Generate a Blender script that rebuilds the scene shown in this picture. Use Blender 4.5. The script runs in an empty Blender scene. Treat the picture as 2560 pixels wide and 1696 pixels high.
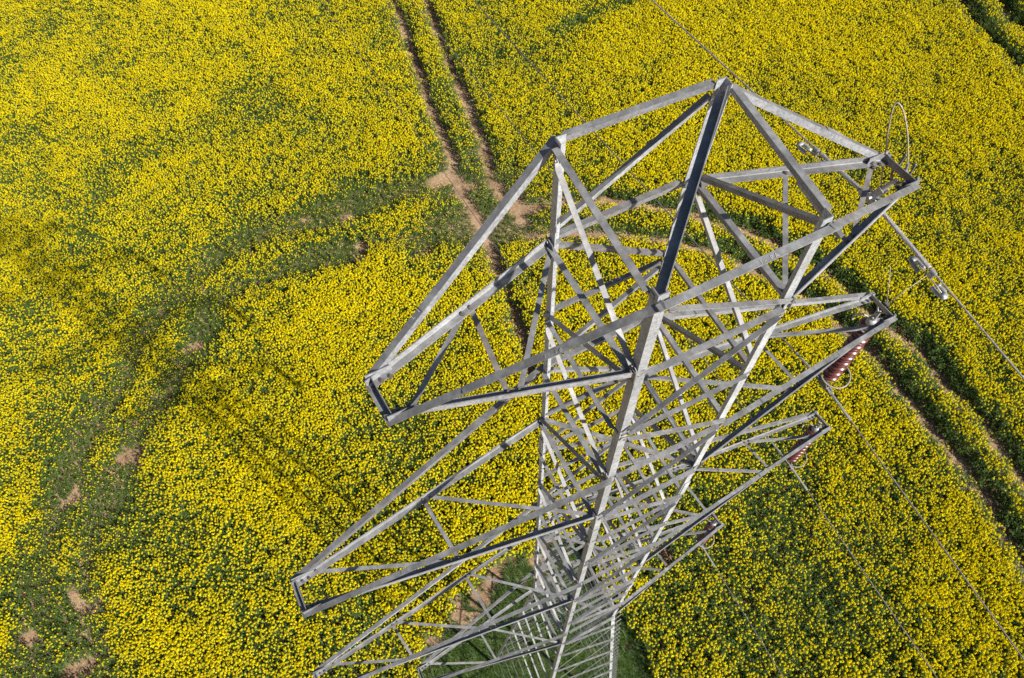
import bpy, bmesh, math, random
import numpy as np
from mathutils import Vector, Matrix, noise as mnoise

random.seed(7)
rng = np.random.default_rng(11)
C = bpy.context.scene.collection
R = math.radians
PI = math.pi

# ------------------------------------------------------------------ camera, sky, sun, exposure
cam_d = bpy.data.cameras.new('camera')
cam = bpy.data.objects.new('camera', cam_d)
C.objects.link(cam)
cam.matrix_world = Matrix((
    (0.89277, 0.40000, -0.20726, -2.1509),
    (-0.45031, 0.77849, -0.43724, -2.1619),
    (-0.01355, 0.48369, 0.87514, 30.5792),
    (0, 0, 0, 1)))
cam_d.sensor_width = 36.0
cam_d.lens = 27.94
cam_d.clip_start = 0.1
cam_d.clip_end = 3000
bpy.context.scene.camera = cam

SUN_AZ, SUN_EL = R(-64.5), R(39.5)
sun_dir = Vector((math.cos(SUN_AZ) * math.cos(SUN_EL), math.sin(SUN_AZ) * math.cos(SUN_EL), math.sin(SUN_EL)))
world = bpy.data.worlds.new('World')
bpy.context.scene.world = world
world.use_nodes = True
wn = world.node_tree
sky = wn.nodes.new('ShaderNodeTexSky')
sky.sky_type = 'NISHITA'
sky.sun_disc = False
sky.sun_elevation = SUN_EL
sky.sun_rotation = PI / 2 - SUN_AZ
bg = wn.nodes['Background']
bg.inputs['Strength'].default_value = 0.055
wn.links.new(sky.outputs['Color'], bg.inputs['Color'])

sun_d = bpy.data.lights.new('sun', 'SUN')
sun_d.energy = 5.0
sun_d.angle = R(0.5)
sun_d.color = (1.0, 0.955, 0.88)
sun = bpy.data.objects.new('sun', sun_d)
C.objects.link(sun)
sun.rotation_euler = (-sun_dir).to_track_quat('-Z', 'Y').to_euler()
sun.location = sun_dir * 60

vs = bpy.context.scene.view_settings
vs.view_transform = 'Standard'
vs.look = 'None'
vs.exposure = 0.92
vs.gamma = 1.0

# ------------------------------------------------------------------ materials
def new_mat(name):
    m = bpy.data.materials.new(name)
    m.use_nodes = True
    nt = m.node_tree
    return m, nt, nt.nodes['Principled BSDF']

def node(nt, typ, **kw):
    n = nt.nodes.new(typ)
    for k, v in kw.items():
        setattr(n, k, v)
    return n

def ramp(nt, fac, stops):
    r = nt.nodes.new('ShaderNodeValToRGB')
    el = r.color_ramp.elements
    el[0].position, el[0].color = stops[0][0], (*stops[0][1], 1)
    el[1].position, el[1].color = stops[-1][0], (*stops[-1][1], 1)
    for p, c in stops[1:-1]:
        e = el.new(p)
        e.color = (*c, 1)
    nt.links.new(fac, r.inputs['Fac'])
    return r.outputs['Color']

def noise_tex(nt, vec, scale, detail=4, rough=0.6):
    n = nt.nodes.new('ShaderNodeTexNoise')
    n.inputs['Scale'].default_value = scale
    n.inputs['Detail'].default_value = detail
    n.inputs['Roughness'].default_value = rough
    nt.links.new(vec, n.inputs['Vector'])
    return n.outputs['Fac']

def mix_col(nt, fac, a, b, blend='MIX'):
    n = nt.nodes.new('ShaderNodeMix')
    n.data_type = 'RGBA'
    n.blend_type = blend
    for sock, v in ((n.inputs[0], fac), (n.inputs[6], a), (n.inputs[7], b)):
        if hasattr(v, 'is_linked') or hasattr(v, 'links'):
            nt.links.new(v, sock)
        elif isinstance(v, (int, float)):
            sock.default_value = v
        else:
            sock.default_value = (*v, 1)
    return n.outputs[2]

def steel(name, dark, light, stain, stain_lo, metallic=0.22, rough=0.58, grime=0.85):
    """weathered galvanised steel: spangle mottling, grey patina and brown weather stains"""
    m, nt, b = new_mat(name)
    tc = node(nt, 'ShaderNodeTexCoord')
    oi = node(nt, 'ShaderNodeObjectInfo')
    add = node(nt, 'ShaderNodeVectorMath', operation='ADD')
    mul = node(nt, 'ShaderNodeVectorMath', operation='SCALE')
    comb = node(nt, 'ShaderNodeCombineXYZ')
    for i in range(3):
        nt.links.new(oi.outputs['Random'], comb.inputs[i])
    nt.links.new(comb.outputs[0], mul.inputs[0])
    mul.inputs['Scale'].default_value = 37.0
    nt.links.new(tc.outputs['Object'], add.inputs[0])
    nt.links.new(mul.outputs[0], add.inputs[1])
    v = add.outputs[0]
    big = noise_tex(nt, v, 2.2, 5, 0.65)
    col = ramp(nt, big, [(0.32, dark), (0.68, light)])
    fine = noise_tex(nt, v, 46, 5, 0.7)
    f2 = ramp(nt, fine, [(0.33, (0.62, 0.62, 0.63)), (0.6, (1.12, 1.12, 1.12))])
    col = mix_col(nt, 1.0, col, f2, 'MULTIPLY')
    st = noise_tex(nt, v, 4.5, 6, 0.75)
    stf = ramp(nt, st, [(stain_lo, (0, 0, 0)), (stain_lo + 0.14, (0.75, 0.75, 0.75))])
    col = mix_col(nt, stf, col, stain)
    # bar-to-bar difference
    rr = ramp(nt, oi.outputs['Random'], [(0.0, (0.74, 0.73, 0.72)), (0.5, (0.98, 0.98, 1.0)), (1.0, (1.15, 1.14, 1.12))])
    col = mix_col(nt, 1.0, col, rr, 'MULTIPLY')
    # dirt and algae settled on faces that look up
    geo = node(nt, 'ShaderNodeNewGeometry')
    sx = node(nt, 'ShaderNodeSeparateXYZ')
    nt.links.new(geo.outputs['True Normal'], sx.inputs[0])
    up = ramp(nt, sx.outputs['Z'], [(0.28, (0, 0, 0)), (0.68, (grime, grime, grime))])
    grit = ramp(nt, noise_tex(nt, v, 7.0, 5, 0.7), [(0.3, (0.07, 0.068, 0.067)), (0.5, (0.14, 0.137, 0.135)), (0.72, (0.27, 0.266, 0.262))])
    col = mix_col(nt, up, col, grit)
    nt.links.new(col, b.inputs['Base Color'])
    b.inputs['Metallic'].default_value = metallic
    rg = node(nt, 'ShaderNodeMapRange')
    nt.links.new(fine, rg.inputs[0])
    rg.inputs[3].default_value = rough - 0.12
    rg.inputs[4].default_value = rough + 0.16
    nt.links.new(rg.outputs[0], b.inputs['Roughness'])
    bp = node(nt, 'ShaderNodeBump')
    bp.inputs['Strength'].default_value = 0.12
    bp.inputs['Distance'].default_value = 0.004
    nt.links.new(fine, bp.inputs['Height'])
    nt.links.new(bp.outputs[0], b.inputs['Normal'])
    return m

M = {}
M['steel'] = steel('galvanised_steel', (0.17, 0.18, 0.195), (0.37, 0.38, 0.395), (0.11, 0.085, 0.07), 0.56)
M['steel_leg'] = steel('galvanised_leg_steel', (0.28, 0.30, 0.315), (0.47, 0.49, 0.51), (0.17, 0.12, 0.09), 0.60, 0.2)
M['steel_dark'] = steel('weathered_dark_steel', (0.12, 0.122, 0.128), (0.27, 0.268, 0.265), (0.085, 0.06, 0.05), 0.52)
M['rusty'] = steel('rusty_steel', (0.14, 0.075, 0.05), (0.30, 0.22, 0.18), (0.13, 0.05, 0.025), 0.46, 0.2, 0.65)
M['bolt'] = steel('bolt_steel', (0.10, 0.075, 0.065), (0.2, 0.16, 0.14), (0.10, 0.05, 0.03), 0.5, 0.4, 0.55)
M['fitting'] = steel('fitting_zinc', (0.22, 0.23, 0.235), (0.36, 0.37, 0.375), (0.2, 0.19, 0.18), 0.66, 0.35, 0.5, 0.2)
M['alu'] = steel('aluminium_wire', (0.30, 0.30, 0.29), (0.44, 0.43, 0.42), (0.2, 0.18, 0.16), 0.62, 0.4, 0.5, 0.2)
M['wire_dark'] = steel('dulled_wire', (0.08, 0.075, 0.072), (0.15, 0.145, 0.14), (0.12, 0.1, 0.09), 0.6, 0.3, 0.6, 0.2)
M['horn'] = steel('tan_zinc_rod', (0.20, 0.175, 0.13), (0.33, 0.29, 0.22), (0.22, 0.13, 0.07), 0.58, 0.2, 0.55, 0.2)

def simple(name, col, rough=0.5, metallic=0.0, coat=0.0):
    m, nt, b = new_mat(name)
    tc = node(nt, 'ShaderNodeTexCoord')
    f = noise_tex(nt, tc.outputs['Object'], 14, 4)
    c = ramp(nt, f, [(0.3, tuple(x * 0.75 for x in col)), (0.7, tuple(min(1, x * 1.2) for x in col))])
    nt.links.new(c, b.inputs['Base Color'])
    b.inputs['Roughness'].default_value = rough
    b.inputs['Metallic'].default_value = metallic
    b.inputs['Coat Weight'].default_value = coat
    b.inputs['Coat Roughness'].default_value = 0.08
    return m
M['porcelain'] = simple('brown_porcelain', (0.085, 0.017, 0.013), 0.34, 0, 0.25)
M['chalk'] = simple('pale_paint', (0.34, 0.34, 0.335), 0.8)

def plant_mat(name, stops, trans=0.3, rough=0.55, spec=0.3):
    """leaf or petal: colour varies per plant and within it; part of the light passes through"""
    m, nt, b = new_mat(name)
    oi = node(nt, 'ShaderNodeObjectInfo')
    geo = node(nt, 'ShaderNodeNewGeometry')
    f = noise_tex(nt, geo.outputs['Position'], 9.0, 3)
    ad = node(nt, 'ShaderNodeMath', operation='MULTIPLY_ADD')
    nt.links.new(oi.outputs['Random'], ad.inputs[0])
    ad.inputs[1].default_value = 0.45
    mu = node(nt, 'ShaderNodeMath', operation='MULTIPLY')
    nt.links.new(f, mu.inputs[0])
    mu.inputs[1].default_value = 0.6
    nt.links.new(mu.outputs[0], ad.inputs[2])
    c = ramp(nt, ad.outputs[0], stops)
    nt.links.new(c, b.inputs['Base Color'])
    b.inputs['Roughness'].default_value = rough
    b.inputs['Specular IOR Level'].default_value = spec
    tr = node(nt, 'ShaderNodeBsdfTranslucent')
    nt.links.new(c, tr.inputs['Color'])
    mx = node(nt, 'ShaderNodeMixShader')
    mx.inputs[0].default_value = trans
    nt.links.new(b.outputs[0], mx.inputs[1])
    nt.links.new(tr.outputs[0], mx.inputs[2])
    out = nt.nodes['Material Output']
    nt.links.new(mx.outputs[0], out.inputs['Surface'])
    return m
M['petal'] = plant_mat('rapeseed_petal', [(0.1, (0.70, 0.54, 0.002)), (0.5, (0.78, 0.63, 0.002)), (0.9, (0.80, 0.69, 0.004))], 0.30, 0.7, 0.0)
M['bud'] = plant_mat('rapeseed_bud', [(0.1, (0.25, 0.30, 0.03)), (0.9, (0.42, 0.42, 0.04))], 0.2)
M['leaf'] = plant_mat('rapeseed_leaf', [(0.15, (0.030, 0.060, 0.011)), (0.5, (0.054, 0.098, 0.018)), (0.9, (0.12, 0.175, 0.045))], 0.2, 0.6, 0.12)
M['stem'] = plant_mat('rapeseed_stem', [(0.1, (0.07, 0.12, 0.03)), (0.9, (0.13, 0.19, 0.05))], 0.1)
M['grass'] = plant_mat('grass_blade', [(0.1, (0.030, 0.065, 0.010)), (0.55, (0.065, 0.125, 0.018)), (0.9, (0.14, 0.17, 0.04))], 0.25, 0.5, 0.3)
M['straw'] = plant_mat('dry_straw', [(0.1, (0.22, 0.15, 0.07)), (0.9, (0.38, 0.28, 0.15))], 0.15)

def soil_mat():
    m, nt, b = new_mat('field_soil')
    geo = node(nt, 'ShaderNodeNewGeometry')
    p = geo.outputs['Position']
    f1 = noise_tex(nt, p, 0.8, 6, 0.65)
    c = ramp(nt, f1, [(0.28, (0.17, 0.105, 0.055)), (0.5, (0.29, 0.19, 0.11)), (0.74, (0.38, 0.27, 0.165))])
    f2 = noise_tex(nt, p, 9.0, 6, 0.7)
    c2 = ramp(nt, f2, [(0.3, (0.55, 0.52, 0.5)), (0.65, (1.15, 1.13, 1.1))])
    c = mix_col(nt, 1.0, c, c2, 'MULTIPLY')
    vo = node(nt, 'ShaderNodeTexVoronoi')
    vo.inputs['Scale'].default_value = 11
    nt.links.new(p, vo.inputs['Vector'])
    sf = ramp(nt, vo.outputs['Distance'], [(0.10, (1, 1, 1)), (0.16, (0, 0, 0))])
    c = mix_col(nt, sf, c, (0.42, 0.35, 0.26))
    nt.links.new(c, b.inputs['Base Color'])
    b.inputs['Roughness'].default_value = 0.95
    bp = node(nt, 'ShaderNodeBump')
    bp.inputs['Strength'].default_value = 0.8
    bp.inputs['Distance'].default_value = 0.06
    nt.links.new(f2, bp.inputs['Height'])
    nt.links.new(bp.outputs[0], b.inputs['Normal'])
    return m
M['soil'] = soil_mat()

# ------------------------------------------------------------------ object helpers
def setp(o, label=None, cat=None, group=None, kind=None):
    for k, v in (('label', label), ('category', cat), ('group', group), ('kind', kind)):
        if v:
            o[k] = v
    return o

def link_mesh(name, me, parent=None, mats=()):
    o = bpy.data.objects.new(name, me)
    C.objects.link(o)
    for m in mats:
        me.materials.append(m)
    if parent:
        o.parent = parent
    return o

def obj(name, bm, mat, parent=None, smooth=False):
    me = bpy.data.meshes.new(name)
    bmesh.ops.recalc_face_normals(bm, faces=bm.faces)
    bm.to_mesh(me)
    bm.free()
    if smooth:
        for p in me.polygons:
            p.use_smooth = True
    return link_mesh(name, me, parent, (mat,))

def empty(name, loc=(0, 0, 0), parent=None):
    o = bpy.data.objects.new(name, None)
    C.objects.link(o)
    o.location = loc
    o.empty_display_size = 0.2
    if parent:
        o.parent = parent
    return o

def add_prism(bm, prof, a, b, u, v):
    """profile of (u,v) pairs swept from a to b"""
    r0 = [bm.verts.new(a + u * p + v * q) for p, q in prof]
    r1 = [bm.verts.new(b + u * p + v * q) for p, q in prof]
    n = len(prof)
    for i in range(n):
        bm.faces.new((r0[i], r0[(i + 1) % n], r1[(i + 1) % n], r1[i]))
    bm.faces.new(r0[::-1])
    bm.faces.new(r1)

def frame(a, b, u, v):
    ax = (b - a).normalized()
    u = (u - ax * u.dot(ax)).normalized()
    v2 = ax.cross(u)
    if v2.dot(v) < 0:
        v2 = -v2
    return ax, u, v2

def add_angle(bm, a, b, u, v, w, t, w2=None):
    """steel angle: heel along a-b, flanges of width w towards u and w2 towards v"""
    a, b = Vector(a), Vector(b)
    ax, u, v = frame(a, b, Vector(u), Vector(v))
    w2 = w2 or w
    r = t * 0.6
    prof = [(0, 0), (w, 0), (w, t), (t + r, t), (t, t + r), (t, w2), (0, w2)]
    add_prism(bm, prof, a, b, u, v)

def add_flat(bm, a, b, n, w, t, off=0.0, side=0.0):
    """flat strip a-b lying in the plane with normal n, thickness t outwards"""
    a, b = Vector(a), Vector(b)
    ax = (b - a).normalized()
    n = Vector(n)
    n = (n - ax * n.dot(ax)).normalized()
    u = n.cross(ax)
    a = a + n * off + u * side
    b = b + n * off + u * side
    add_prism(bm, [(-w / 2, 0), (w / 2, 0), (w / 2, t), (-w / 2, t)], a, b, u, n)

def add_cyl(bm, a, b, r, n=10, r2=None):
    a, b = Vector(a), Vector(b)
    ax = (b - a).normalized()
    u = ax.orthogonal().normalized()
    v = ax.cross(u)
    r2 = r if r2 is None else r2
    c0 = [bm.verts.new(a + (u * math.cos(2 * PI * i / n) + v * math.sin(2 * PI * i / n)) * r) for i in range(n)]
    c1 = [bm.verts.new(b + (u * math.cos(2 * PI * i / n) + v * math.sin(2 * PI * i / n)) * r2) for i in range(n)]
    for i in range(n):
        bm.faces.new((c0[i], c0[(i + 1) % n], c1[(i + 1) % n], c1[i]))
    bm.faces.new(c0[::-1])
    bm.faces.new(c1)

def add_tube(bm, pts, r, n=8, cap=True):
    pts = [Vector(p) for p in pts]
    rad = r if isinstance(r, (list, tuple)) else [r] * len(pts)
    rings = []
    t0 = (pts[1] - pts[0]).normalized()
    u = t0.orthogonal().normalized()
    for i, p in enumerate(pts):
        t = (pts[min(i + 1, len(pts) - 1)] - pts[max(i - 1, 0)]).normalized()
        u = (u - t * u.dot(t)).normalized()
        v = t.cross(u)
        rings.append([bm.verts.new(p + (u * math.cos(2 * PI * k / n) + v * math.sin(2 * PI * k / n)) * rad[i]) for k in range(n)])
    for a, b in zip(rings, rings[1:]):
        for k in range(n):
            bm.faces.new((a[k], a[(k + 1) % n], b[(k + 1) % n], b[k]))
    if cap:
        bm.faces.new(rings[0][::-1])
        bm.faces.new(rings[-1])

def smooth_path(ctrl, n=10):
    """Catmull-Rom through control points"""
    P = [Vector(p) for p in ctrl]
    P = [P[0] * 2 - P[1]] + P + [P[-1] * 2 - P[-2]]
    out = []
    for i in range(1, len(P) - 2):
        for k in range(n):
            t = k / n
            a, b, c, d = P[i - 1], P[i], P[i + 1], P[i + 2]
            out.append(0.5 * ((2 * b) + (c - a) * t + (2 * a - 5 * b + 4 * c - d) * t * t + (3 * b - a - 3 * c + d) * t ** 3))
    out.append(P[-2])
    return out

def add_lathe(bm, prof, n=28, origin=(0, 0, 0)):
    """(r, z) profile turned about the vertical through origin"""
    o = Vector(origin)
    rings = [[bm.verts.new(o + Vector((r * math.cos(2 * PI * k / n), r * math.sin(2 * PI * k / n), z))) for k in range(n)] for r, z in prof]
    for a, b in zip(rings, rings[1:]):
        for k in range(n):
            bm.faces.new((a[k], a[(k + 1) % n], b[(k + 1) % n], b[k]))
    bm.faces.new(rings[0])
    bm.faces.new(rings[-1][::-1])

def add_box(bm, c, sx, sy, sz, rot=None):
    r = bmesh.ops.create_cube(bm, size=1.0)
    m = Matrix.Translation(Vector(c)) @ (rot.to_4x4() if rot else Matrix.Identity(4)) @ Matrix.Diagonal((sx, sy, sz, 1))
    bmesh.ops.transform(bm, matrix=m, verts=r['verts'])
    return r['verts']

# ------------------------------------------------------------------ ground
def ground_patch():
    """one sheet: fine and gently uneven near the tower, coarse out to the horizon"""
    bm = bmesh.new()
    xs = [-1500, -400, -120, -60] + [float(v) for v in np.arange(-30, 56.1, 1.0)] + [80, 140, 400, 1500]
    ys = [-1500, -400, -120, -60] + [float(v) for v in np.arange(-20, 60.1, 1.0)] + [90, 140, 400, 1500]
    g = [[bm.verts.new((x, y, 0.10 * mnoise.noise((x * 0.21, y * 0.21, 3.0)) - 0.05)) for y in ys] for x in xs]
    for i in range(len(xs) - 1):
        for j in range(len(ys) - 1):
            bm.faces.new((g[i][j], g[i + 1][j], g[i + 1][j + 1], g[i][j + 1]))
    o = obj('ground', bm, M['soil'], None, True)
    setp(o, 'bare beige brown soil of the field showing in the tractor tracks', 'ground', kind='structure')
    return o
ground_patch()

# ------------------------------------------------------------------ crop
TRACKS = {
 'track1': [(9.27, 36.96), (8.98, 36.26), (8.68, 33.95), (8.25, 31.43), (7.85, 29.04), (7.51, 27.72), (7.34, 26.31), (7.24, 25.09), (7.04, 23.69), (6.7, 22.79), (6.57, 21.4), (6.51, 19.76), (6.26, 17.17), (5.92, 15.08), (5.46, 12.88), (4.97, 11.16)],
 'track2': [(10.96, 36.0), (10.76, 35.32), (10.39, 33.42), (9.7, 30.0), (9.54, 28.1), (9.32, 26.78), (9.11, 25.51), (8.91, 24.13), (8.59, 22.68), (8.24, 21.5), (8.2, 20.36), (8.3, 19.48), (8.43, 18.47)],
 'A': [(8.2, 20.36), (8.93, 19.02), (10.42, 18.52), (12.68, 17.63), (14.67, 15.91), (16.43, 14.2), (17.43, 13.21), (18.3, 11.44), (19.47, 8.92), (19.88, 6.15), (20.36, 4.43), (20.23, 2.65), (20.46, 0.97), (20.23, -1.13), (20.02, -3.01), (19.6, -12)],
 'B': [(8.34, 17.46), (10.46, 16.63), (12.8, 15.03), (14.28, 13.88), (15.61, 12.55), (16.47, 10.96), (17.48, 9.25), (18.1, 7.55), (18.48, 5.53), (18.45, 2.88), (18.37, 0.55), (18.36, -1.57), (17.86, -3.52), (17.55, -5.32), (17.2, -12)],
 'C1': [(39.5, 28.0), (37.83, 22.64), (37.47, 21.27), (36.67, 19.06), (36.41, 17.23), (36.4, 16.02), (36.82, 8.12)],
 'C2': [(41.5, 27.0), (39.65, 21.68), (39.4, 20.25), (38.65, 18.39), (38.61, 17.14), (38.73, 8.49)],
}
TRACKS['track1'].insert(0, (9.9, 48.0))
TRACKS['track2'].insert(0, (11.6, 48.0))
BANDS = {
 'U': [(5.54, 22.26), (4.34, 22.57), (1.05, 22.79), (-2.61, 23.22), (-4.97, 22.89), (-7.34, 21.89), (-9.21, 20.29), (-11.04, 17.98), (-13.12, 15.86), (-14.46, 13.95), (-15.67, 11.18), (-16.26, 9.9), (-16.56, 4.25)],
 'Lw': [(7.76, 17.99), (5.74, 19.35), (1.21, 20.41), (-1.37, 20.66), (-3.47, 20.63), (-5.68, 20.56), (-7.16, 19.24), (-8.68, 17.61), (-10.69, 15.78), (-12.23, 14.09), (-13.35, 12.22), (-14.04, 10.4), (-14.33, 8.43), (-14.53, 3.22)],
 'G': [(28.23, 29.8), (24.23, 29.51), (21.27, 29.31), (18.43, 29.11), (15.76, 28.86)],
}

def seg_dist(P, line):
    best = np.full(len(P), 1e9)
    L = np.array(line, float)
    for a, b in zip(L[:-1], L[1:]):
        d = b - a
        t = np.clip(((P - a) @ d) / (d @ d), 0, 1)
        best = np.minimum(best, np.hypot(*(P - a - t[:, None] * d).T))
    return best

_tab = rng.random((64, 64, 6))
def vnoise(P, scale, ch=0):
    """value noise in 0..1"""
    q = P / scale
    i = np.floor(q).astype(int)
    f = q - i
    f = f * f * (3 - 2 * f)
    g = lambda a, b: _tab[(i[:, 0] + a) % 64, (i[:, 1] + b) % 64, ch]
    return (g(0, 0) * (1 - f[:, 0]) + g(1, 0) * f[:, 0]) * (1 - f[:, 1]) + (g(0, 1) * (1 - f[:, 0]) + g(1, 1) * f[:, 0]) * f[:, 1]

def inside(P, poly):
    c = np.zeros(len(P), bool)
    n = len(poly)
    j = n - 1
    for i in range(n):
        xi, yi = poly[i]
        xj, yj = poly[j]
        k = ((yi > P[:, 1]) != (yj > P[:, 1])) & (P[:, 0] < (xj - xi) * (P[:, 1] - yi) / (yj - yi + 1e-12) + xi)
        c ^= k
        j = i
    return c

FIELD = [(-17, 55), (50, 21), (22, -16), (-6, -14), (-26, 5)]
CLEAR = [(3.3, 4.0), (1.5, 4.5), (0.2, 4.5), (-1.1, 4.4), (-1.75, 4.1), (-1.8, 3.6), (-2.8, 3.25), (-3.5, 2.9), (-4.1, 2.3), (-4.0, -3.6), (0, -4.2), (3.3, -4.0), (3.6, 0)]

# --- single plants the crop is sown from (kept in a collection outside the scene)
def leaf_faces(V, F, MI, base, az, ln, wd, droop, mi):
    d = Vector((math.cos(az), math.sin(az), 0))
    s = Vector((-d.y, d.x, 0))
    up = Vector((0, 0, 1))
    tw = random.uniform(-0.5, 0.5)
    s = (s * math.cos(tw) + up * math.sin(tw))
    p0 = base
    p1 = base + d * ln * 0.55 + up * ln * (0.35 - droop * 0.4)
    p2 = base + d * ln + up * ln * (0.25 - droop)
    k = len(V)
    V += [p0 + s * wd * .25, p0 - s * wd * .25, p1 + s * wd * .5, p1 - s * wd * .5, p2 + s * wd * .1, p2 - s * wd * .1]
    F += [(k, k + 1, k + 3, k + 2), (k + 2, k + 3, k + 5, k + 4)]
    MI += [mi, mi]

def stick(V, F, MI, a, b, r, mi):
    k = len(V)
    ax = (b - a).normalized()
    u = ax.orthogonal().normalized()
    v = ax.cross(u)
    for p, rr in ((a, r), (b, r * .7)):
        for i in range(3):
            V.append(p + (u * math.cos(2.1 * i) + v * math.sin(2.1 * i)) * rr)
    F += [(k + i, k + (i + 1) % 3, k + 3 + (i + 1) % 3, k + 3 + i) for i in range(3)]
    MI += [mi] * 3

def head_faces(V, F, MI, c, r, n, axis):
    """raceme: open flowers in a dome round a knot of buds"""
    ax = axis.normalized()
    u = ax.orthogonal().normalized()
    v = ax.cross(u)
    for i in range(n):
        ph = i * 2.39996 + random.uniform(-.3, .3)
        h = (i + 0.5) / n
        rad = r * math.sqrt(1 - 0.80 * h * h) * random.uniform(.5, 1.25)
        z = r * (1.5 * h - 0.9) + random.uniform(-.018, .018)
        out = u * math.cos(ph) + v * math.sin(ph)
        p = c + out * rad + ax * z
        nn = (out * (1.0 - 0.6 * h) + ax * (0.5 + .5 * h) + Vector((random.uniform(-.4, .4), random.uniform(-.4, .4), random.uniform(-.2, .4)))).normalized()
        a = nn.orthogonal().normalized()
        tw = random.uniform(0, 3)
        a = (a * math.cos(tw) + nn.cross(a) * math.sin(tw))
        b = nn.cross(a)
        s = random.uniform(.010, .0155)
        # two crossed petal pairs, slightly cupped
        for e, f in ((a, b), (b, a)):
            k = len(V)
            V += [p - e * s - f * s * .5 + nn * .004, p + e * s - f * s * .5 + nn * .004, p + e * s + f * s * .5 + nn * .004, p - e * s + f * s * .5 + nn * .004]
            F.append((k, k + 1, k + 2, k + 3))
            MI.append(0)
    k = len(V)
    t = c + ax * r * .62
    V += [t + u * .013, t + v * .013, t - u * .013, t - v * .013, t + ax * .02]
    F += [(k, k + 1, k + 4), (k + 1, k + 2, k + 4), (k + 2, k + 3, k + 4), (k + 3, k, k + 4)]
    MI += [1] * 4

PLANT_MATS = ('petal', 'bud', 'leaf', 'stem')
def make_plant(name, heads, height, nleaf, spread):
    V, F, MI = [], [], []
    top = Vector((random.uniform(-.05, .05), random.uniform(-.05, .05), height * .62))
    stick(V, F, MI, Vector((0, 0, 0)), top, .009, 3)
    tips = []
    nb = max(heads, 3)
    for i in range(nb):
        az = i * 2.39996 + random.uniform(-.5, .5)
        rr = spread * math.sqrt((i + .4) / nb) * random.uniform(.75, 1.15)
        e = Vector((math.cos(az) * rr, math.sin(az) * rr, height * random.uniform(.86, 1.06)))
        s = Vector((top.x * .6, top.y * .6, height * random.uniform(.35, .6)))
        mid = (s + e) * .5 + Vector((math.cos(az), math.sin(az), -0.3)) * .03
        stick(V, F, MI, s, mid, .005, 3)
        stick(V, F, MI, mid, e, .004, 3)
        tips.append((e, (e - mid)))
        for q in range(3):      # small upper leaves and pods along the branch
            b = s.lerp(e, random.uniform(.35, .92))
            leaf_faces(V, F, MI, b, random.uniform(0, 2 * PI), random.uniform(.05, .10), random.uniform(.014, .03), random.uniform(-.2, .5), 2)
    for i, (e, ax) in enumerate(tips):
        if i < heads:
            head_faces(V, F, MI, e, random.uniform(.030, .046), random.randint(11, 16), ax + Vector((0, 0, .25)))
        else:
            k = len(V)
            V += [e + Vector((.014, 0, 0)), e + Vector((-.008, .012, 0)), e + Vector((-.008, -.012, 0)), e + Vector((0, 0, .03))]
            F += [(k, k + 1, k + 3), (k + 1, k + 2, k + 3), (k + 2, k, k + 3)]
            MI += [1] * 3
    for i in range(nleaf):
        h = height * random.uniform(.18, .84)
        az = random.uniform(0, 2 * PI)
        rr = spread * random.uniform(.1, .75)
        b = Vector((math.cos(az) * rr * .6, math.sin(az) * rr * .6, h))
        big = 1.0 - .5 * h / height
        leaf_faces(V, F, MI, b, az + random.uniform(-.9, .9), random.uniform(.10, .20) * big * 1.3, random.uniform(.035, .075) * big * 1.3, random.uniform(0, .7), 2)
    me = bpy.data.meshes.new(name)
    me.from_pydata([tuple(v) for v in V], [], F)
    me.polygons.foreach_set('material_index', MI)
    for m in PLANT_MATS:
        me.materials.append(M[m])
    return bpy.data.objects.new(name, me)

seed_coll = bpy.data.collections.new('rapeseed_plants')
KINDS = []          # (first index, count) for each bloom class
def add_class(n, fn):
    first = len(seed_coll.objects)
    for i in range(n):
        seed_coll.objects.link(fn(first + i))
    KINDS.append((first, n))
add_class(3, lambda i: make_plant('plant_%02d' % i, 0, random.uniform(.62, .74), 16, .20))
add_class(4, lambda i: make_plant('plant_%02d' % i, 1, random.uniform(.86, .96), 15, .19))
add_class(4, lambda i: make_plant('plant_%02d' % i, 2, random.uniform(.92, 1.02), 14, .19))
add_class(4, lambda i: make_plant('plant_%02d' % i, 4, random.uniform(.95, 1.06), 12, .20))
add_class(3, lambda i: make_plant('plant_%02d' % i, 6, random.uniform(1.0, 1.08), 12, .22))

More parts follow.
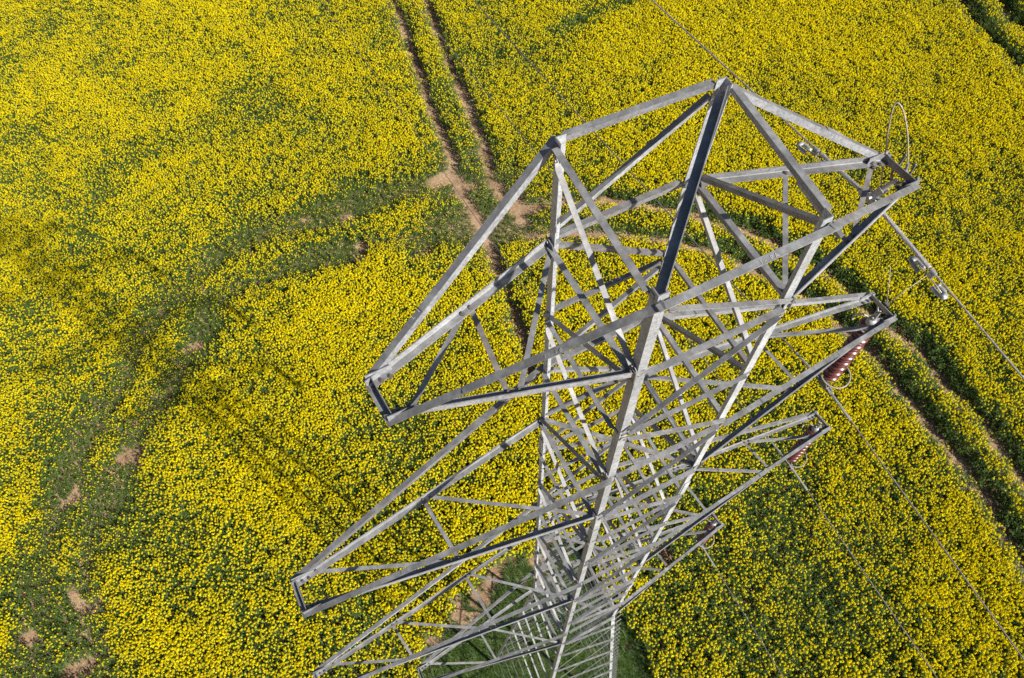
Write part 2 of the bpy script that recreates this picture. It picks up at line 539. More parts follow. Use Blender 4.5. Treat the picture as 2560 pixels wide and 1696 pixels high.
def scatter(name, coll, P, idx, scl, tilt, label, cat):
    n = len(P)
    me = bpy.data.meshes.new(name)
    me.vertices.add(n)
    z = np.array([0.10 * mnoise.noise((x * 0.21, y * 0.21, 3.0)) - 0.05 for x, y in P])
    me.vertices.foreach_set('co', np.column_stack([P, z]).astype(np.float32).ravel())
    a = me.attributes.new('plant_index', 'INT', 'POINT')
    a.data.foreach_set('value', idx.astype(np.int32))
    a = me.attributes.new('plant_scale', 'FLOAT', 'POINT')
    a.data.foreach_set('value', scl.astype(np.float32))
    rot = np.column_stack([rng.normal(0, tilt, n), rng.normal(0, tilt, n), rng.uniform(0, 2 * PI, n)])
    a = me.attributes.new('plant_turn', 'FLOAT_VECTOR', 'POINT')
    a.data.foreach_set('vector', rot.astype(np.float32).ravel())
    o = link_mesh(name, me)
    ng = bpy.data.node_groups.new(name, 'GeometryNodeTree')
    ng.interface.new_socket('Geometry', in_out='INPUT', socket_type='NodeSocketGeometry')
    ng.interface.new_socket('Geometry', in_out='OUTPUT', socket_type='NodeSocketGeometry')
    gi, go = ng.nodes.new('NodeGroupInput'), ng.nodes.new('NodeGroupOutput')
    ci = ng.nodes.new('GeometryNodeCollectionInfo')
    ci.inputs['Collection'].default_value = coll
    ci.inputs['Separate Children'].default_value = True
    ci.inputs['Reset Children'].default_value = True
    ip = ng.nodes.new('GeometryNodeInstanceOnPoints')
    ip.inputs['Pick Instance'].default_value = True
    def attr(nm, typ):
        q = ng.nodes.new('GeometryNodeInputNamedAttribute')
        q.data_type = typ
        q.inputs['Name'].default_value = nm
        return q.outputs['Attribute']
    ng.links.new(gi.outputs[0], ip.inputs['Points'])
    ng.links.new(ci.outputs[0], ip.inputs['Instance'])
    ng.links.new(attr('plant_index', 'INT'), ip.inputs['Instance Index'])
    er = ng.nodes.new('FunctionNodeEulerToRotation')
    ng.links.new(attr('plant_turn', 'FLOAT_VECTOR'), er.inputs[0])
    ng.links.new(er.outputs[0], ip.inputs['Rotation'])
    ng.links.new(attr('plant_scale', 'FLOAT'), ip.inputs['Scale'])
    ng.links.new(ip.outputs[0], go.inputs[0])
    md = o.modifiers.new('sown plants', 'NODES')
    md.node_group = ng
    setp(o, label, cat, kind='stuff')
    return o

def sow():
    st = 0.155
    gx, gy = np.meshgrid(np.arange(-27, 51, st), np.arange(-17, 56, st))
    P = np.column_stack([gx.ravel(), gy.ravel()])
    P = P + rng.uniform(-.48, .48, P.shape) * st
    P = P[inside(P, FIELD)]
    fine = vnoise(P, .55, 0)
    mid = vnoise(P, 1.7, 1)
    wide = vnoise(P, 6.0, 2)
    u = rng.random(len(P))
    wob = (fine - .5) * .28
    dt = np.min([seg_dist(P, TRACKS[k]) for k in TRACKS], axis=0) + wob * .7
    dl = np.minimum(seg_dist(P, BANDS['U']), seg_dist(P, BANDS['Lw'])) + (mid - .5) * .5
    dg = seg_dist(P, BANDS['G']) + (mid - .5) * .4
    clear = inside(P + (np.column_stack([mid, fine]) - .5) * .7, CLEAR)
    keep = ~clear
    keep &= dt > .20
    keep &= ~((dt < .34) & (u < .55))
    # the junction of the tracks and the old ruts are thin, with soil showing through
    bald = vnoise(P, .9, 3)
    band = np.clip(1.25 - dl / .95, 0, 1)
    keep &= ~((band > 0) & (bald + .10 * band > .93))
    junction = np.exp(-((P[:, 0] - 7.6) ** 2 / 8 + (P[:, 1] - 19.5) ** 2 / 10))
    keep &= ~((junction > .2) & (bald + .12 * junction > .93))
    hole = np.hypot(P[:, 0] - 5.95, P[:, 1] - 2.0) < .42 + wob
    keep &= ~hole
    bloom = .66 + (mid - .5) * .42 + (fine - .5) * .34 + (wide - .5) * .34 + (vnoise(P, 15.0, 5) - .5) * .22
    bloom -= .40 * band
    bloom -= .55 * np.clip(1 - dg / .9, 0, 1)
    bloom -= .42 * junction
    bloom -= .40 * np.exp(-((P[:, 0] - 7.0) ** 2 / 36 + (P[:, 1] + .5) ** 2 / 30))
    bloom -= .24 * np.exp(-((P[:, 0] + 2.5) ** 2 / 14 + (P[:, 1] - 7) ** 2 / 14))
    dAB = np.min([seg_dist(P, TRACKS[k]) for k in ('A', 'B', 'C1', 'C2')], axis=0) + wob * .6
    bloom -= .30 * np.clip(1 - dt / .6, 0, 1)
    bloom -= .75 * np.clip(1.35 - dAB / .75, 0, 1) * np.clip((P[:, 0] - 11) / 5, 0, 1)
    bloom += (u - .5) * .45
    cls = np.digitize(bloom, [.14, .36, .58, .82])
    first = np.array([k[0] for k in KINDS])
    cnt = np.array([k[1] for k in KINDS])
    idx = first[cls] + (rng.random(len(P)) * cnt[cls]).astype(int)
    scl = .76 + .16 * wide + .12 * (fine - .5) + rng.normal(0, .05, len(P))
    scl *= 1 - .30 * band
    scl *= 1 - .22 * np.clip(1 - (dt - .2) / .35, 0, 1)
    scl *= 1 - .25 * np.clip(junction * 1.4, 0, 1)
    low = band > .02
    k1 = keep & ~low
    k2 = keep & low
    print('plants', k1.sum(), k2.sum())
    scatter('rapeseed_crop', seed_coll, P[k1], idx[k1], scl[k1], .07, 'dense yellow flowering rapeseed crop covering the whole field', 'crop')
    scatter('stunted_crop', seed_coll, P[k2], idx[k2], scl[k2], .12, 'short green barely flowering rapeseed along the old curved wheel ruts', 'crop')
sow()

# --- grass and straw under the tower
def make_tuft(name, n, hgt, mat):
    V, F = [], []
    for i in range(n):
        az = random.uniform(0, 2 * PI)
        b = Vector((random.gauss(0, .05), random.gauss(0, .05), 0))
        d = Vector((math.cos(az), math.sin(az), 0))
        s = Vector((-d.y, d.x, 0)) * random.uniform(.004, .008)
        h = hgt * random.uniform(.5, 1.1)
        m = b + d * h * .25 + Vector((0, 0, h * .65))
        t = b + d * h * .75 + Vector((0, 0, h * .9))
        k = len(V)
        V += [b + s, b - s, m + s * .8, m - s * .8, t]
        F += [(k, k + 1, k + 3, k + 2), (k + 2, k + 3, k + 4)]
    me = bpy.data.meshes.new(name)
    me.from_pydata([tuple(v) for v in V], [], F)
    me.materials.append(M[mat])
    return bpy.data.objects.new(name, me)
grass_coll = bpy.data.collections.new('grass_tufts')
for i in range(4):
    grass_coll.objects.link(make_tuft('tuft_%d' % i, 34, random.uniform(.16, .30), 'grass'))
for i in range(2):
    grass_coll.objects.link(make_tuft('tuft_s%d' % i, 20, random.uniform(.08, .16), 'straw'))

def sow_grass():
    st = .10
    gx, gy = np.meshgrid(np.arange(-5, 5, st), np.arange(-5, 5.5, st))
    P = np.column_stack([gx.ravel(), gy.ravel()])
    P = P + rng.uniform(-.5, .5, P.shape) * st
    q = inside(P, CLEAR)
    P = P[q]
    edge = vnoise(P, .8, 4)
    # bare earth towards the outer rim, thick grass in the middle
    rim = np.clip((P[:, 1] - 1.9) / 2.4 - .12 * P[:, 0] / 3, 0, 1)
    keep = (edge > .10 + .42 * rim) | (rng.random(len(P)) < .12)
    straw = (rng.random(len(P)) < .12 + .40 * rim)
    idx = np.where(straw, 4 + rng.integers(0, 2, len(P)), rng.integers(0, 4, len(P)))
    scl = rng.uniform(.6, 1.3, len(P))
    scatter('grass', grass_coll, P[keep], idx[keep], scl[keep], .12, 'rough green grass with dry straw under the foot of the tower', 'grass')
sow_grass()

# ------------------------------------------------------------------ transmission tower
H0 = 27.12
T = [0, .893, 1.856, 2.793, 3.896, 4.806, 5.759, 6.79, 7.897, 8.837, 9.775, 10.716, 11.979,
     12.88, 14.3, 15.7, 17.2, 18.65, 20.3, 22.1, 24.3, 27.12]
NTOP = 12
HW = 0.563
SG = {'L': (-1, 1), 'F': (1, 1), 'R': (1, -1), 'N': (-1, -1)}
TOPFIX = {'L': (-.541, .590, 27.137), 'N': (-.573, -.576, 27.112), 'R': (.528, -.570, 27.109), 'F': (.600, .553, 27.123)}

def half(d):
    return HW + (0.0653 * (d - T[NTOP]) if d > T[NTOP] else 0)

def nd(c, i):
    if i == 0:
        return Vector(TOPFIX[c])
    h = half(T[i])
    return Vector((SG[c][0] * h, SG[c][1] * h, H0 - T[i]))

tower = empty('transmission_tower')
setp(tower, 'tall grey galvanised steel lattice power tower rising from the yellow field', 'power tower')

def jit(a=.0012):
    return random.uniform(0, a)

# legs: steel angles, heel outwards
def make_leg(c):
    sx, sy = SG[c]
    bm = bmesh.new()
    w, t = .070, .007
    pts = [nd(c, 0) + Vector((0, 0, .05)), nd(c, 1), nd(c, NTOP)]
    for a, b in zip(pts, pts[1:]):
        add_angle(bm, a, b, (-sx, 0, 0), (0, -sy, 0), w, t)
    a, b = nd(c, NTOP) + Vector((0, 0, .02)), nd(c, len(T) - 1) - Vector((0, 0, .1))
    add_angle(bm, a + Vector((sx, sy, 0)) * .0015, b, (-sx, 0, 0), (0, -sy, 0), .078, .008)
    # splice plates
    for d in (4.35, 9.2):
        p = Vector((sx * (HW + .001), sy * (HW + .001), H0 - d))
        q = p - Vector((0, 0, .36))
        add_angle(bm, p + Vector((sx, sy, 0)) * .008, q + Vector((sx, sy, 0)) * .008, (-sx, 0, 0), (0, -sy, 0), .064, .007)
    return obj('leg', bm, M['steel_leg'], tower)
for c in 'LFRN':
    make_leg(c)

FACES = [('L', 'N', (-1, 0, 0)), ('N', 'R', (0, -1, 0)), ('R', 'F', (1, 0, 0)), ('F', 'L', (0, 1, 0))]

def face_bar(name, a, b, n, w, t, off, trim=.10, over=.035, inward=True, mat=None, bolts=True):
    """angle bolted outside the legs: flat flange in the face plane, other flange standing out along its upper edge"""
    n = Vector(n)
    ax = (b - a).normalized()
    a2, b2 = a - ax * over * random.uniform(.4, 1.2) + ax * .045, b + ax * over * random.uniform(.4, 1.2) - ax * .045
    a2, b2 = a2 + n * off, b2 + n * off
    dn = n.cross(ax).normalized()
    if dn.z > 0:
        dn = -dn
    bm = bmesh.new()
    h = -dn * w * .5
    add_prism(bm, [(0, 0), (w, 0), (w, t), (0, t)], a2 + h, b2 + h, dn, n)
    a3, b3 = a2 + ax * trim * .45, b2 - ax * trim * .45
    if inward and (b3 - a3).dot(ax) > .1:
        add_prism(bm, [(0, t + .0003), (t, t + .0003), (t, w), (0, w)], a3 + h, b3 + h, dn, n)
    if bolts:
        for p in (a2 + ax * .045, b2 - ax * .045):
            add_cyl(bm, p + n * t, p + n * (t + .011), .011, 6)
    return obj(name, bm, mat or M['steel'], tower)

def pick():
    r = random.random()
    return M['steel_dark'] if r < .28 else M['steel']

# zigzag panels of the upper body
for i in range(NTOP + 1):
    for f, (p, q, n) in enumerate(FACES):
        w = .044 if i in (0, 1, 3, 4, 7, 8, 11, 12) else .036
        if not (i == 0 and f == 1):
            face_bar('strut', nd(p, i), nd(q, i), n, w, .005, .0012 + jit(), mat=pick())
        if i < NTOP:
            a, b = (nd(p, i), nd(q, i + 1)) if i % 2 == 0 else (nd(q, i), nd(p, i + 1))
            dz = Vector((0, 0, .055))
            face_bar('brace', a - dz, b + dz, n, .037, .005, .0075 + jit(), trim=.13, mat=pick())
# crossed panels of the spreading lower body
for i in range(NTOP, len(T) - 1):
    big = i >= 17
    bmx = bmesh.new()
    for f, (p, q, n) in enumerate(FACES):
        for k, (a, b) in enumerate(((nd(p, i), nd(q, i + 1)), (nd(q, i), nd(p, i + 1)))):
            nn = (nd(p, i + 1) - nd(p, i)).cross(nd(q, i) - nd(p, i)).normalized()
            if nn.dot(Vector(n)) < 0:
                nn = -nn
            dz = Vector((0, 0, .05))
            if not big:
                face_bar('brace', a - dz, b + dz, nn, .034, .004, (.0022, .0085)[k] + jit(), trim=.14, inward=(k == 0), mat=pick())
            else:
                add_flat(bmx, a - dz, b + dz, nn, .05, .005, (.0022, .0085)[k])
    if big:
        obj('lattice', bmx, M['steel'], tower)
    else:
        bmx.free()

# bracing in plan
def plan_bar(a, b, w, up, side):
    bm = bmesh.new()
    ax = (b - a).normalized()
    u = Vector((0, 0, 1)).cross(ax).normalized()
    if u.dot(Vector(side)) < 0:
        u = -u
    add_angle(bm, a + ax * .05, b - ax * .05, u, (0, 0, 1 if up else -1), w, .006)
    return obj('plan_brace', bm, M['steel'], tower)
plan_bar(nd('F', 0) + Vector((.02, -.02, -.03)), nd('N', 0) + Vector((.02, -.02, -.03)), .06, True, (-1, 1, 0))
for i in (4, 8):
    plan_bar(nd('L', i) + Vector((0, 0, -.02)), nd('R', i) + Vector((0, 0, -.02)), .038, False, (1, 1, 0))
plan_bar(nd('L', 12) + Vector((0, 0, -.03)), nd('R', 12) + Vector((0, 0, -.03)), .05, False, (1, 1, 0))
plan_bar(nd('F', 12) + Vector((0, 0, -.10)), nd('N', 12) + Vector((0, 0, -.10)), .05, False, (-1, 1, 0))

# gusset plates at the joints of the arms
def gusset(c, i, n, w=.12, h=.14):
    bm = bmesh.new()
    n = Vector(n)
    p = nd(c, i)
    sx, sy = SG[c]
    side = Vector((-sx, 0, 0)) if abs(n.y) > .5 else Vector((0, -sy, 0))
    o = p + n * (.016 + jit()) + side * .045
    up = Vector((0, 0, 1))
    prof = [(-w * .5, -h * .42), (w * .35, -h * .5), (w * .5, 0), (w * .3, h * .45), (-w * .5, h * .5)]
    add_prism(bm, prof, o, o + n * .006, side, up)
    for a, b in ((-.02, .045), (-.02, -.045), (.035, 0)):
        q = o + side * a + up * b + n * .006
        add_cyl(bm, q, q + n * .012, .012, 6)
    return obj('gusset_plate', bm, M['steel_dark'], tower)
for i in (1, 4, 8, 12):
    for c in 'LFRN':
        gusset(c, i, (SG[c][0], 0, 0))

# climbing bolts on the right hand leg
sb = bmesh.new()
add_cyl(sb, (0, 0, 0), (.17, 0, 0), .008, 6)
add_cyl(sb, (.165, 0, 0), (.18, 0, 0), .014, 6)
step = obj('step_bolt', sb, M['steel_dark'], tower)
d = 12.3
k = 0
while d < 24:
    h = half(d)
    s = step if k == 0 else step.copy()
    if k:
        C.objects.link(s)
    s.location = (h, -h + (.03 if k % 2 else .0), H0 - d)
    s.rotation_euler = (0, 0, R(8) if k % 2 else R(-82))
    if k % 2 == 0:
        s.location = (h - .03, -h, H0 - d)
    d += .22
    k += 1

# ---- cross arms
hexm = bmesh.new()
add_cyl(hexm, (0, 0, 0), (0, 0, .013), .0155, 6)
add_cyl(hexm, (0, 0, .0125), (0, 0, .021), .008, 8)
bolt_me = bpy.data.meshes.new('bolt')
bmesh.ops.recalc_face_normals(hexm, faces=hexm.faces)
hexm.to_mesh(bolt_me)
hexm.free()
bolt_me.materials.append(M['bolt'])

def bolt(parent, p):
    o = bpy.data.objects.new('bolt', bolt_me)
    C.objects.link(o)
    o.parent = parent
    o.location = p
    o.rotation_euler = (0, 0, random.uniform(0, 1))

ARMS = {
 'A': (0, 1, {'l': ((-2.006, .159, 26.201), (-1.987, -.136, 26.205)), 'r': ((1.907, .130, 26.186), (1.929, -.160, 26.193))}, 1),
 'B': (3, 4, {'l': ((-3.271, .148, 23.275), (-3.269, -.150, 23.281)), 'r': ((3.216, .185, 23.290), (3.240, -.130, 23.290))}, 1),
 'C': (7, 8, {'l': ((-4.030, .131, 19.405), (-4.010, -.134, 19.411)), 'r': ((3.985, .150, 19.415), (4.008, -.118, 19.419))}, 2),
 'D': (11, 12, {'l': ((-3.003, .132, 15.801), (-3.003, -.132, 15.801)), 'r': ((2.993, .131, 15.798), (3.014, -.130, 15.805))}, 1),
}
ARM_TXT = {('A', 'l'): 'left arm at the tower top without a wire', ('A', 'r'): 'right arm at the tower top holding the earth wire'}

def chalk(parent, txt, pos, ax, nrm, size):
    cu = bpy.data.curves.new('painted_mark', 'FONT')
    cu.body = txt
    cu.size = size
    cu.align_x = 'CENTER'
    cu.align_y = 'CENTER'
    cu.extrude = .0003
    cu.space_character = 1.5
    tmp = bpy.data.objects.new('painted_mark', cu)
    me = bpy.data.meshes.new_from_object(tmp)
    bpy.data.objects.remove(tmp)
    o = bpy.data.objects.new('painted_mark', me)
    C.objects.link(o)
    me.materials.clear()
    me.materials.append(M['chalk'])
    ax = ax.normalized()
    y = nrm.cross(ax).normalized()
    n = ax.cross(y)
    o.matrix_world = Matrix((( ax.x, y.x, n.x, pos.x), (ax.y, y.y, n.y, pos.y), (ax.z, y.z, n.z, pos.z), (0, 0, 0, 1)))
    o.parent = parent

def make_arm(key, side):
    ti, bi, tips, bays = ARMS[key]
    far, near = ('L', 'N') if side == 'l' else ('F', 'R')
    sx = -1 if side == 'l' else 1
    tf, tn = (Vector(p) for p in tips[side])
    arm = empty('cross_arm', (sx * HW, 0, H0 - T[bi]), tower)
    inv = -Vector(arm.location)
    def part(name, bm, mat):
        o = obj(name, bm, mat, arm)
        o.data.transform(Matrix.Translation(inv))
        return o
    wt = .049 if key in 'AB' else .046
    wb = .056 if key in 'AB' else .050
    for c, tip, sy in ((far, tf, 1), (near, tn, -1)):
        # top chord, heel on the inner side
        a, b = nd(c, ti), tip + Vector((0, 0, .030))
        a = a + Vector((0, sy * .002, 0))
        ax = (b - a).normalized()
        bm = bmesh.new()
        if key == 'A' and side == 'r' and c == 'R':
            n0 = nd('N', 0)
            add_angle(bm, n0 - (a - n0).normalized() * .02 + Vector((0, -.012, .004)), a + Vector((0, -.012, .004)) + (a - n0).normalized() * .03, (0, -1, 0), (0, 0, -1), wt, .006)
        add_angle(bm, a - ax * .03, b + ax * .055, (0, sy, 0), (0, 0, -1), wt, .006)
        # lap splice
        m = a.lerp(b, .62)
        add_flat(bm, m + Vector((0, sy * wt * .5, .0008)), m + ax * .16 + Vector((0, sy * wt * .5, .0008)), Vector((0, 0, 1)), wt * .9, .004)
        dark = (key, side, c) in (('A', 'l', 'N'), ('B', 'l', 'N'), ('B', 'l', 'L'), ('D', 'l', 'N'))
        ch = part('chord', bm, M['steel_dark'] if dark else M['steel'])
        # bottom chord, heel on the outer lower side, upright flange outside
        a2, b2 = nd(c, bi) + Vector((0, sy * .003, 0)), Vector(tip)
        ax2 = (b2 - a2).normalized()
        bm = bmesh.new()
        add_angle(bm, a2 - ax2 * .06, b2 + ax2 * .05, (0, -sy, 0), (0, 0, 1), wb, .007)
        part('chord', bm, M['steel'])
    # zigzag in the bottom plane
    def on(c, f):
        a, b, sy = (nd(far, bi), tf, 1) if c == 'f' else (nd(near, bi), tn, -1)
        return a.lerp(b, f) + Vector((0, -sy * wb * .55, 0))
    first = 'f' if ((key == 'A') == (side == 'l')) else 'n'
    other = 'n' if first == 'f' else 'f'
    fr = [.0]
    seq = [(first, .0)]
    for bnum in range(bays):
        f = (bnum + 1) / (bays + 1)
        seq += [(other, f), (first, f)]
    seq.append((other, .93))
    for j in range(len(seq) - 1):
        (c0, f0), (c1, f1) = seq[j], seq[j + 1]
        a, b = on(c0, f0), on(c1, f1)
        g = .035
        L = abs((tf - nd(far, bi)).length)
        if 0 < j:
            a = on(c0, f0 + g / L)
        if j + 1 < len(seq) - 1:
            b = on(c1, f1 - g / L)
        ax = (b - a).normalized()
        bm = bmesh.new()
        w = .036
        z = Vector((0, 0, -.0065 - .0003 * j))
        u = Vector((0, 0, 1)).cross(ax).normalized()
        add_prism(bm, [(-w / 2, 0), (w / 2, 0), (w / 2, .005), (-w / 2, .005)], a - ax * .02 + z, b + ax * .02 + z, u, Vector((0, 0, 1)))
        sgn = -1
        add_prism(bm, [(sgn * w / 2, -.033), (sgn * (w / 2 - .005), -.033), (sgn * (w / 2 - .005), -.0004), (sgn * w / 2, -.0004)], a + ax * .06 + z, b - ax * .06 + z, u, Vector((0, 0, 1)))
        mat = M['rusty'] if (key == 'A' and ((side == 'l' and j in (1,)) or (side == 'r' and j == 2))) else pick()
        br = part('brace', bm, mat)
        if mat == M['rusty']:
            br['label'] = 'rust brown brace'
        for p in (a, b):
            bolt(arm, p + Vector((0, 0, .0075)) + inv)
    # tip: trough of an angle between the two chord ends, with end plates
    bm = bmesh.new()
    a, b = tn + Vector((sx * .0, .008, -.006)), tf + Vector((sx * .0, -.008, -.006))
    add_angle(bm, a, b, (sx, 0, 0), (0, 0, 1), .055, .006, .066)
    part('tip_beam', bm, M['steel_dark'])
    for p, sy in ((tf, 1), (tn, -1)):
        bm = bmesh.new()
        add_box(bm, p + Vector((-sx * .05, sy * .0095, .035)), .17, .006, .075)
        part('end_plate', bm, M['steel'])
    for p, sy in ((tf, 1), (tn, -1)):
        for dx in (-.03, .03, .09):
            bolt(arm, p + Vector((-sx * (dx + .02), -sy * .035, .0075)) + inv)
    if key == 'A':
        if side == 'l':
            for c, tip, sy, f, tx, sz in (('L', tf, 1, .72, 'L 1 2', .040), ('N', tn, -1, .37, '1  16', .038)):
                a, b = nd(c, 0), tip + Vector((0, 0, .03))
                ax = (a - b).normalized()
                n = Vector((0, 0, 1)) - ax * ax.z
                chalk(arm, tx, a.lerp(b, f) + Vector((0, sy * .034, .0035)) + n * .0005 + inv, ax, n.normalized(), sz)
        else:
            a, b = nd('N', 0), nd('R', 0)
            chalk(arm, '1- PA', a.lerp(b, .60) + Vector((0, -.046, .0068)) + inv, b - a, Vector((0, 0, 1)), .036)
    return arm
for key in 'ABCD':
    for side in 'lr':
        make_arm(key, side)

# ------------------------------------------------------------------ insulators, wires and fittings
def arc_pts(c, r, a0, a1, n, ux, uy):
    return [Vector(c) + Vector(ux) * r * math.cos(a0 + (a1 - a0) * i / n) + Vector(uy) * r * math.sin(a0 + (a1 - a0) * i / n) for i in range(n + 1)]

def make_insulator(tip, zc, label):
    """long rod insulator hanging from an arm tip down to its conductor"""
    x, y, z = tip
    L = z - zc
    o = empty('insulator', (x, y, z))
    setp(o, label, 'insulator', 'brown insulators hanging from the right hand arms')
    bm = bmesh.new()
    add_tube(bm, smooth_path([(0, -.05, .03), (0, -.052, -.04), (0, 0, -.10), (0, .052, -.04), (0, .05, .03)], 8), .009)
    add_box(bm, (0, 0, -.165), .026, .05, .13)
    add_cyl(bm, (-.035, 0, -.12), (.035, 0, -.12), .012, 8)
    add_cyl(bm, (-.035, 0, -.21), (.035, 0, -.21), .012, 8)
    add_cyl(bm, (0, 0, -.21), (0, 0, -.27), .026, 12)
    obj('shackle', bm, M['fitting'], o)
    zt, zb = -.335, -(L - .235)
    bm = bmesh.new()
    add_lathe(bm, [(.022, -.255), (.045, -.262), (.056, -.285), (.056, zt - .012), (.05, zt - .016)], 24)
    obj('top_cap', bm, M['fitting'], o, True)
    n = 19
    prof = [(.046, zt)]
    pitch = (zt - zb) / n
    for i in range(n):
        s = zt - i * pitch
        r = .102 if i % 2 == 0 else .092
        prof += [(.044, s - .006), (.062, s - .012), (r - .012, s - .026), (r, s - .037), (r, s - .043), (r - .010, s - .047), (.070, s - .045), (.048, s - .050)]
    prof.append((.046, zb))
    bm = bmesh.new()
    add_lathe(bm, prof, 36)
    obj('porcelain_rod', bm, M['porcelain'], o, True)
    bm = bmesh.new()
    add_lathe(bm, [(.05, zb + .004), (.056, zb), (.056, zb - .05), (.04, zb - .07), (.02, zb - .075)], 24)
    add_cyl(bm, (0, 0, zb - .07), (0, 0, zb - .13), .018, 10)
    add_box(bm, (0, 0, zb - .14), .03, .045, .09)
    obj('bottom_cap', bm, M['fitting'], o)
    # racket shaped arcing ring at the bottom, two horns on top
    bm = bmesh.new()
    ring = arc_pts((.05, -.02, zb + .03), .185, R(-205), R(65), 26, (1, 0, 0), (0, 1, .12))
    ring = [Vector((0, 0, zb - .075)), Vector((-.07, .03, zb - .06))] + ring + [Vector((.02, .1, zb - .03)), Vector((0, 0, zb - .08))]
    add_tube(bm, ring, .011, 8)
    obj('arcing_ring', bm, M['horn'], o, True)
    bm = bmesh.new()
    add_tube(bm, smooth_path([(0, 0, -.26), (.10, -.06, -.24), (.17, -.10, -.30), (.175, -.10, -.40), (.16, -.09, -.47)], 6), .010)
    add_tube(bm, smooth_path([(0, 0, -.26), (-.08, .08, -.22), (-.15, .13, -.24), (-.2, .10, -.27)], 6), .010)
    add_tube(bm, arc_pts((0, 0, -.40), .105, R(150), R(330), 14, (1, 0, 0), (0, 1, 0)), .009)
    obj('arcing_horn', bm, M['fitting'], o, True)
    # boat clamp gripping the conductor
    bm = bmesh.new()
    zz = -L
    for s in (-1, 1):
        add_prism(bm, [(-.11, -.035), (.11, -.035), (.16, -.005), (.05, .04), (0, .12), (-.05, .04), (-.16, -.005)], Vector((s * .017, 0, zz)), Vector((s * .025, 0, zz)), Vector((0, 1, 0)), Vector((0, 0, 1)))
    add_box(bm, (0, 0, zz - .028), .036, .26, .02)
    for yy in (-.07, .07):
        add_cyl(bm, (-.04, yy, zz + .02), (.04, yy, zz + .02), .010, 6)
    add_cyl(bm, (-.034, 0, zz + .10), (.034, 0, zz + .10), .011, 8)
    obj('suspension_clamp', bm, M['wire_dark'], o)
    return o

def wire_z(y, z0, sp, qp, sn):
    return z0 - sp * y - qp * y * y if y >= 0 else z0 + sn * y

def helix(bm, path, r_in, n_str, r_str, turns):
    """lay of strands round a path"""
    P = [Vector(p) for p in path]
    t = (P[-1] - P[0]).normalized()
    u = t.orthogonal().normalized()
    v = t.cross(u)
    for s in range(n_str):
        pts = []
        for i, p in enumerate(P):
            a = 2 * PI * (s / n_str + turns * i / (len(P) - 1))
            pts.append(p + (u * math.cos(a) + v * math.sin(a)) * r_in)
        add_tube(bm, pts, r_str, 5)

def make_wire(name, x, y0, z0, sp, qp, sn, ymax, ymin, r, label, cat, mat, armour=None, group=None):
    o = empty(name, (x, y0, z0))
    setp(o, label, cat, group)
    ys = list(np.concatenate([np.linspace(ymin, -2, 24), np.linspace(-1.8, 1.8, 19), np.linspace(2, ymax, 40)]))
    f = lambda y: Vector((0, y, wire_z(y, 0, sp, qp, sn) - .0))
    bm = bmesh.new()
    pts = [f(y) for y in ys]
    add_tube(bm, pts, r, 8)
    obj('strand', bm, mat, o, True)
    if armour:
        a0, a1, ra, turns = armour
        bm = bmesh.new()
        path = [f(y) for y in np.linspace(a0, a1, 120)]
        helix(bm, path, r + ra * .55, 9, ra, turns)
        obj('armour_rods', bm, M['alu'], o, True)
    return o

cond_group = 'power conductors on the right hand side'
TIPS = {k: ((Vector(ARMS[k][2]['r'][0]) + Vector(ARMS[k][2]['r'][1])) / 2 + Vector((.03, 0, 0))) for k in 'ABCD'}
make_insulator(TIPS['B'], 21.41, 'large brown ribbed insulator hanging from the second arm down, just below the earth wire arm')
make_insulator(TIPS['C'], 17.62, 'brown ribbed insulator half hidden under the longest right arm, the middle one of three')
make_insulator(TIPS['D'], 14.13, 'smallest looking brown ribbed insulator, under the lowest right arm near the field')
make_wire('conductor', TIPS['B'].x, TIPS['B'].y, 21.41, .155, 0, .063, 58, -60, .0095,
          'grey power cable running from the uppermost brown insulator at the second right arm', 'power cable', M['wire_dark'], (-.55, .55, .005, 5), cond_group)
make_wire('conductor', TIPS['C'].x, TIPS['C'].y, 17.62, .152, 0, .032, 58, -60, .0095,
          'grey power cable from the middle insulator, running over the yellow crop at the lower right', 'power cable', M['wire_dark'], (-.55, .55, .005, 5), cond_group)
make_wire('conductor', TIPS['D'].x, TIPS['D'].y, 14.13, .150, .0012, .004, 52, -60, .0095,
          'lowest power cable, leaving the insulator nearest the tower foot', 'power cable', M['wire_dark'], (-.55, .55, .005, 5), cond_group)
EW = (1.885, .03, 25.862)
make_wire('earth_wire', EW[0], EW[1], EW[2], .115, 0, .055, 60, -60, .0068,
          'topmost steel earth wire with a thick twisted wrapping beside the top arm tip', 'earth wire', M['alu'], (-.66, .58, .0065, 9))

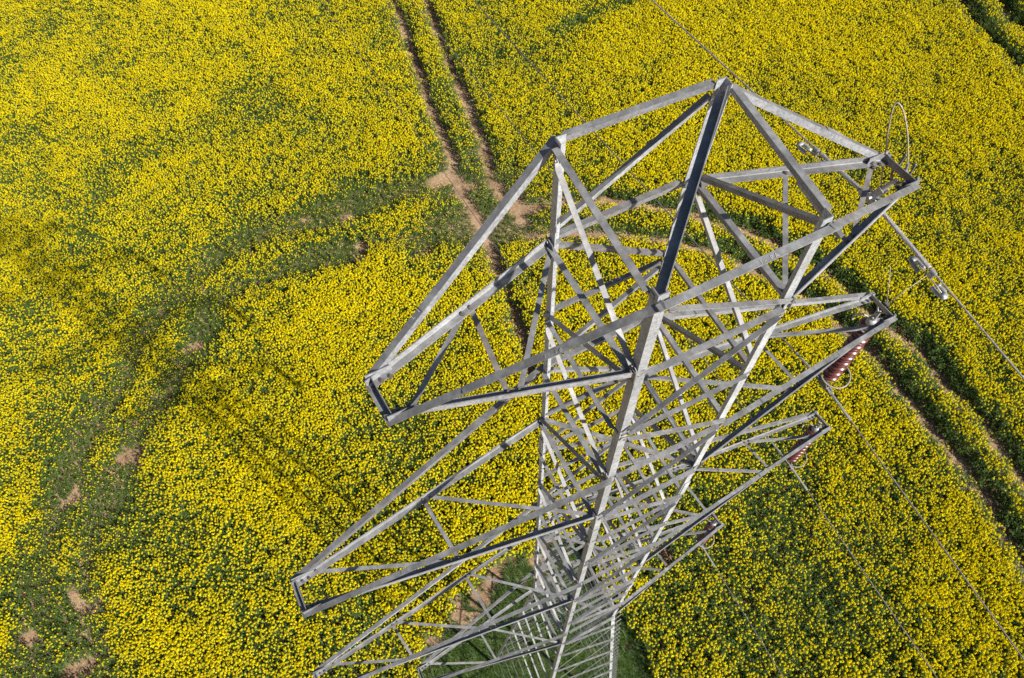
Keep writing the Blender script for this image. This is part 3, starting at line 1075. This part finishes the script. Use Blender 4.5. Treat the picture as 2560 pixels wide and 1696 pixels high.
# earth wire suspension under the tip of the top arm
def earth_clamp():
    tip = TIPS['A']
    o = empty('wire_clamp', (tip.x, tip.y, tip.z))
    setp(o, 'grey forked clamp on a dark hook under the top right arm tip', 'clamp')
    dz = EW[2] - tip.z
    ex, ey = EW[0] - tip.x, EW[1] - tip.y
    bm = bmesh.new()
    add_tube(bm, smooth_path([(.045, -.045, .10), (.04, -.05, .0), (.01, -.05, -.07), (-.01, 0, -.115), (0, .05, -.07), (.035, .055, .0), (.045, .055, .10)], 8), .009)
    obj('hook', bm, M['steel_dark'], o, True)
    bm = bmesh.new()
    top = Vector((-.012, 0, -.112))
    low = Vector((ex, ey, dz + .045))
    ax = (low - top).normalized()
    add_cyl(bm, top - ax * .03, top + ax * .10, .018, 10)
    s = Vector((1, 0, 0))
    for k in (-1, 1):
        add_flat(bm, top + ax * .085 + s * k * .026, low + ax * .02 + s * k * .028, s, .055, .008)
    add_cyl(bm, low - s * .055, low + s * .055, .014, 6)
    add_cyl(bm, low + s * .036, low + s * .05, .026, 6)
    obj('fork', bm, M['fitting'], o)
    bm = bmesh.new()
    c = Vector((ex, ey, dz))
    add_prism(bm, [(-.10, -.036), (.10, -.036), (.13, -.01), (.04, .05), (-.04, .05), (-.13, -.01)], c - s * .022, c + s * .022, Vector((0, 1, 0)), Vector((0, 0, 1)))
    for yy in (-.055, .055):
        add_cyl(bm, c + Vector((0, yy, .02)), c + Vector((0, yy, .075)), .010, 6)
    obj('clamp_body', bm, M['fitting'], o)
earth_clamp()

def bonding_cable():
    tip = TIPS['A']
    o = empty('bonding_cable', (tip.x + .02, tip.y - .02, tip.z + .03))
    setp(o, 'thin looped bonding cable standing up above the top right arm tip', 'cable')
    p0 = Vector((0, 0, 0))
    pts = [p0, (-.005, .035, .09), (-.02, .115, .24), (-.045, .215, .38), (-.07, .272, .425), (-.085, .275, .38), (-.075, .235, .22), (-.06, .18, .05), (-.055, .12, -.12), (-.05, .06, -.27), (-.05, .06, -.33)]
    bm = bmesh.new()
    add_tube(bm, smooth_path(pts, 8), .0058, 8)
    obj('loop', bm, M['horn'], o, True)
    bm = bmesh.new()
    add_cyl(bm, (0, -.005, -.03), (0, .012, .05), .012, 8)
    add_cyl(bm, (0, 0, -.035), (0, 0, -.005), .022, 6)
    add_cyl(bm, (-.05, .06, -.25), (-.05, .06, -.34), .012, 8)
    obj('lug', bm, M['fitting'], o)
bonding_cable()

def damper(y, label):
    """stockbridge damper: clamp on the earth wire, messenger cable and two horseshoe weights"""
    z = wire_z(y, 0, .115, 0, .055)
    o = empty('vibration_damper', (EW[0], EW[1] + y, EW[2] + z))
    setp(o, label, 'damper', 'vibration dampers on the earth wire')
    slope = -.115 if y > 0 else .055
    o.rotation_euler = (math.atan(slope), 0, 0)
    o.scale = (.82, .82, .82)
    bm = bmesh.new()
    add_cyl(bm, (0, -.032, 0), (0, .032, 0), .019, 14)
    add_box(bm, (-.010, 0, -.036), .012, .056, .075)
    add_box(bm, (.012, 0, -.030), .010, .056, .055)
    add_cyl(bm, (-.03, 0, -.022), (.03, 0, -.022), .009, 6)
    obj('damper_clamp', bm, M['fitting'], o)
    bm = bmesh.new()
    add_tube(bm, [(0, -.20, -.092), (0, -.1, -.080), (0, 0, -.076), (0, .1, -.080), (0, .20, -.092)], .0055, 8)
    obj('messenger', bm, M['alu'], o, True)
    for s in (-1, 1):
        bm = bmesh.new()
        yb = s * .205
        pts = [(-.034, s * .10, -.10), (-.034, s * .135, -.096), (-.034, s * .17, -.094), (-.022, s * .215, -.094), (0, s * .228, -.094), (.022, s * .215, -.094), (.034, s * .17, -.094), (.034, s * .135, -.096), (.034, s * .10, -.10)]
        add_tube(bm, smooth_path(pts, 4), [.019 if k < 10 or k > 22 else .014 for k in range(33)], 10)
        for sx in (-1, 1):
            bmesh.ops.create_uvsphere(bm, u_segments=12, v_segments=8, radius=.024, matrix=Matrix.Translation((sx * .034, s * .105, -.10)))
        add_box(bm, (0, s * .205, -.094), .058, .045, .034)
        obj('weight', bm, M['fitting'], o, True)
damper(.63, 'grey vibration damper on the earth wire seen through the top right arm')
damper(-.70, 'grey vibration damper on the earth wire beyond the arm, over the field at right')

def spike():
    tip = TIPS['B']
    o = empty('bird_spike', (tip.x + .05, tip.y, tip.z + .02))
    setp(o, 'pair of thin wire spikes sticking out of the second right arm tip', 'spike')
    for e in ((.0, .21, .44), (.40, .0, .30)):
        bm = bmesh.new()
        add_tube(bm, [(0, 0, 0), Vector(e) * .5 + Vector((0, 0, .004)), e], [.0042, .0034, .0022], 6)
        obj('prong', bm, M['alu'], o, True)
    bm = bmesh.new()
    add_box(bm, (0, 0, 0), .04, .05, .03)
    add_cyl(bm, (.0, -.03, 0), (.0, .03, .0), .012, 6)
    obj('bracket', bm, M['bolt'], o)
spike()
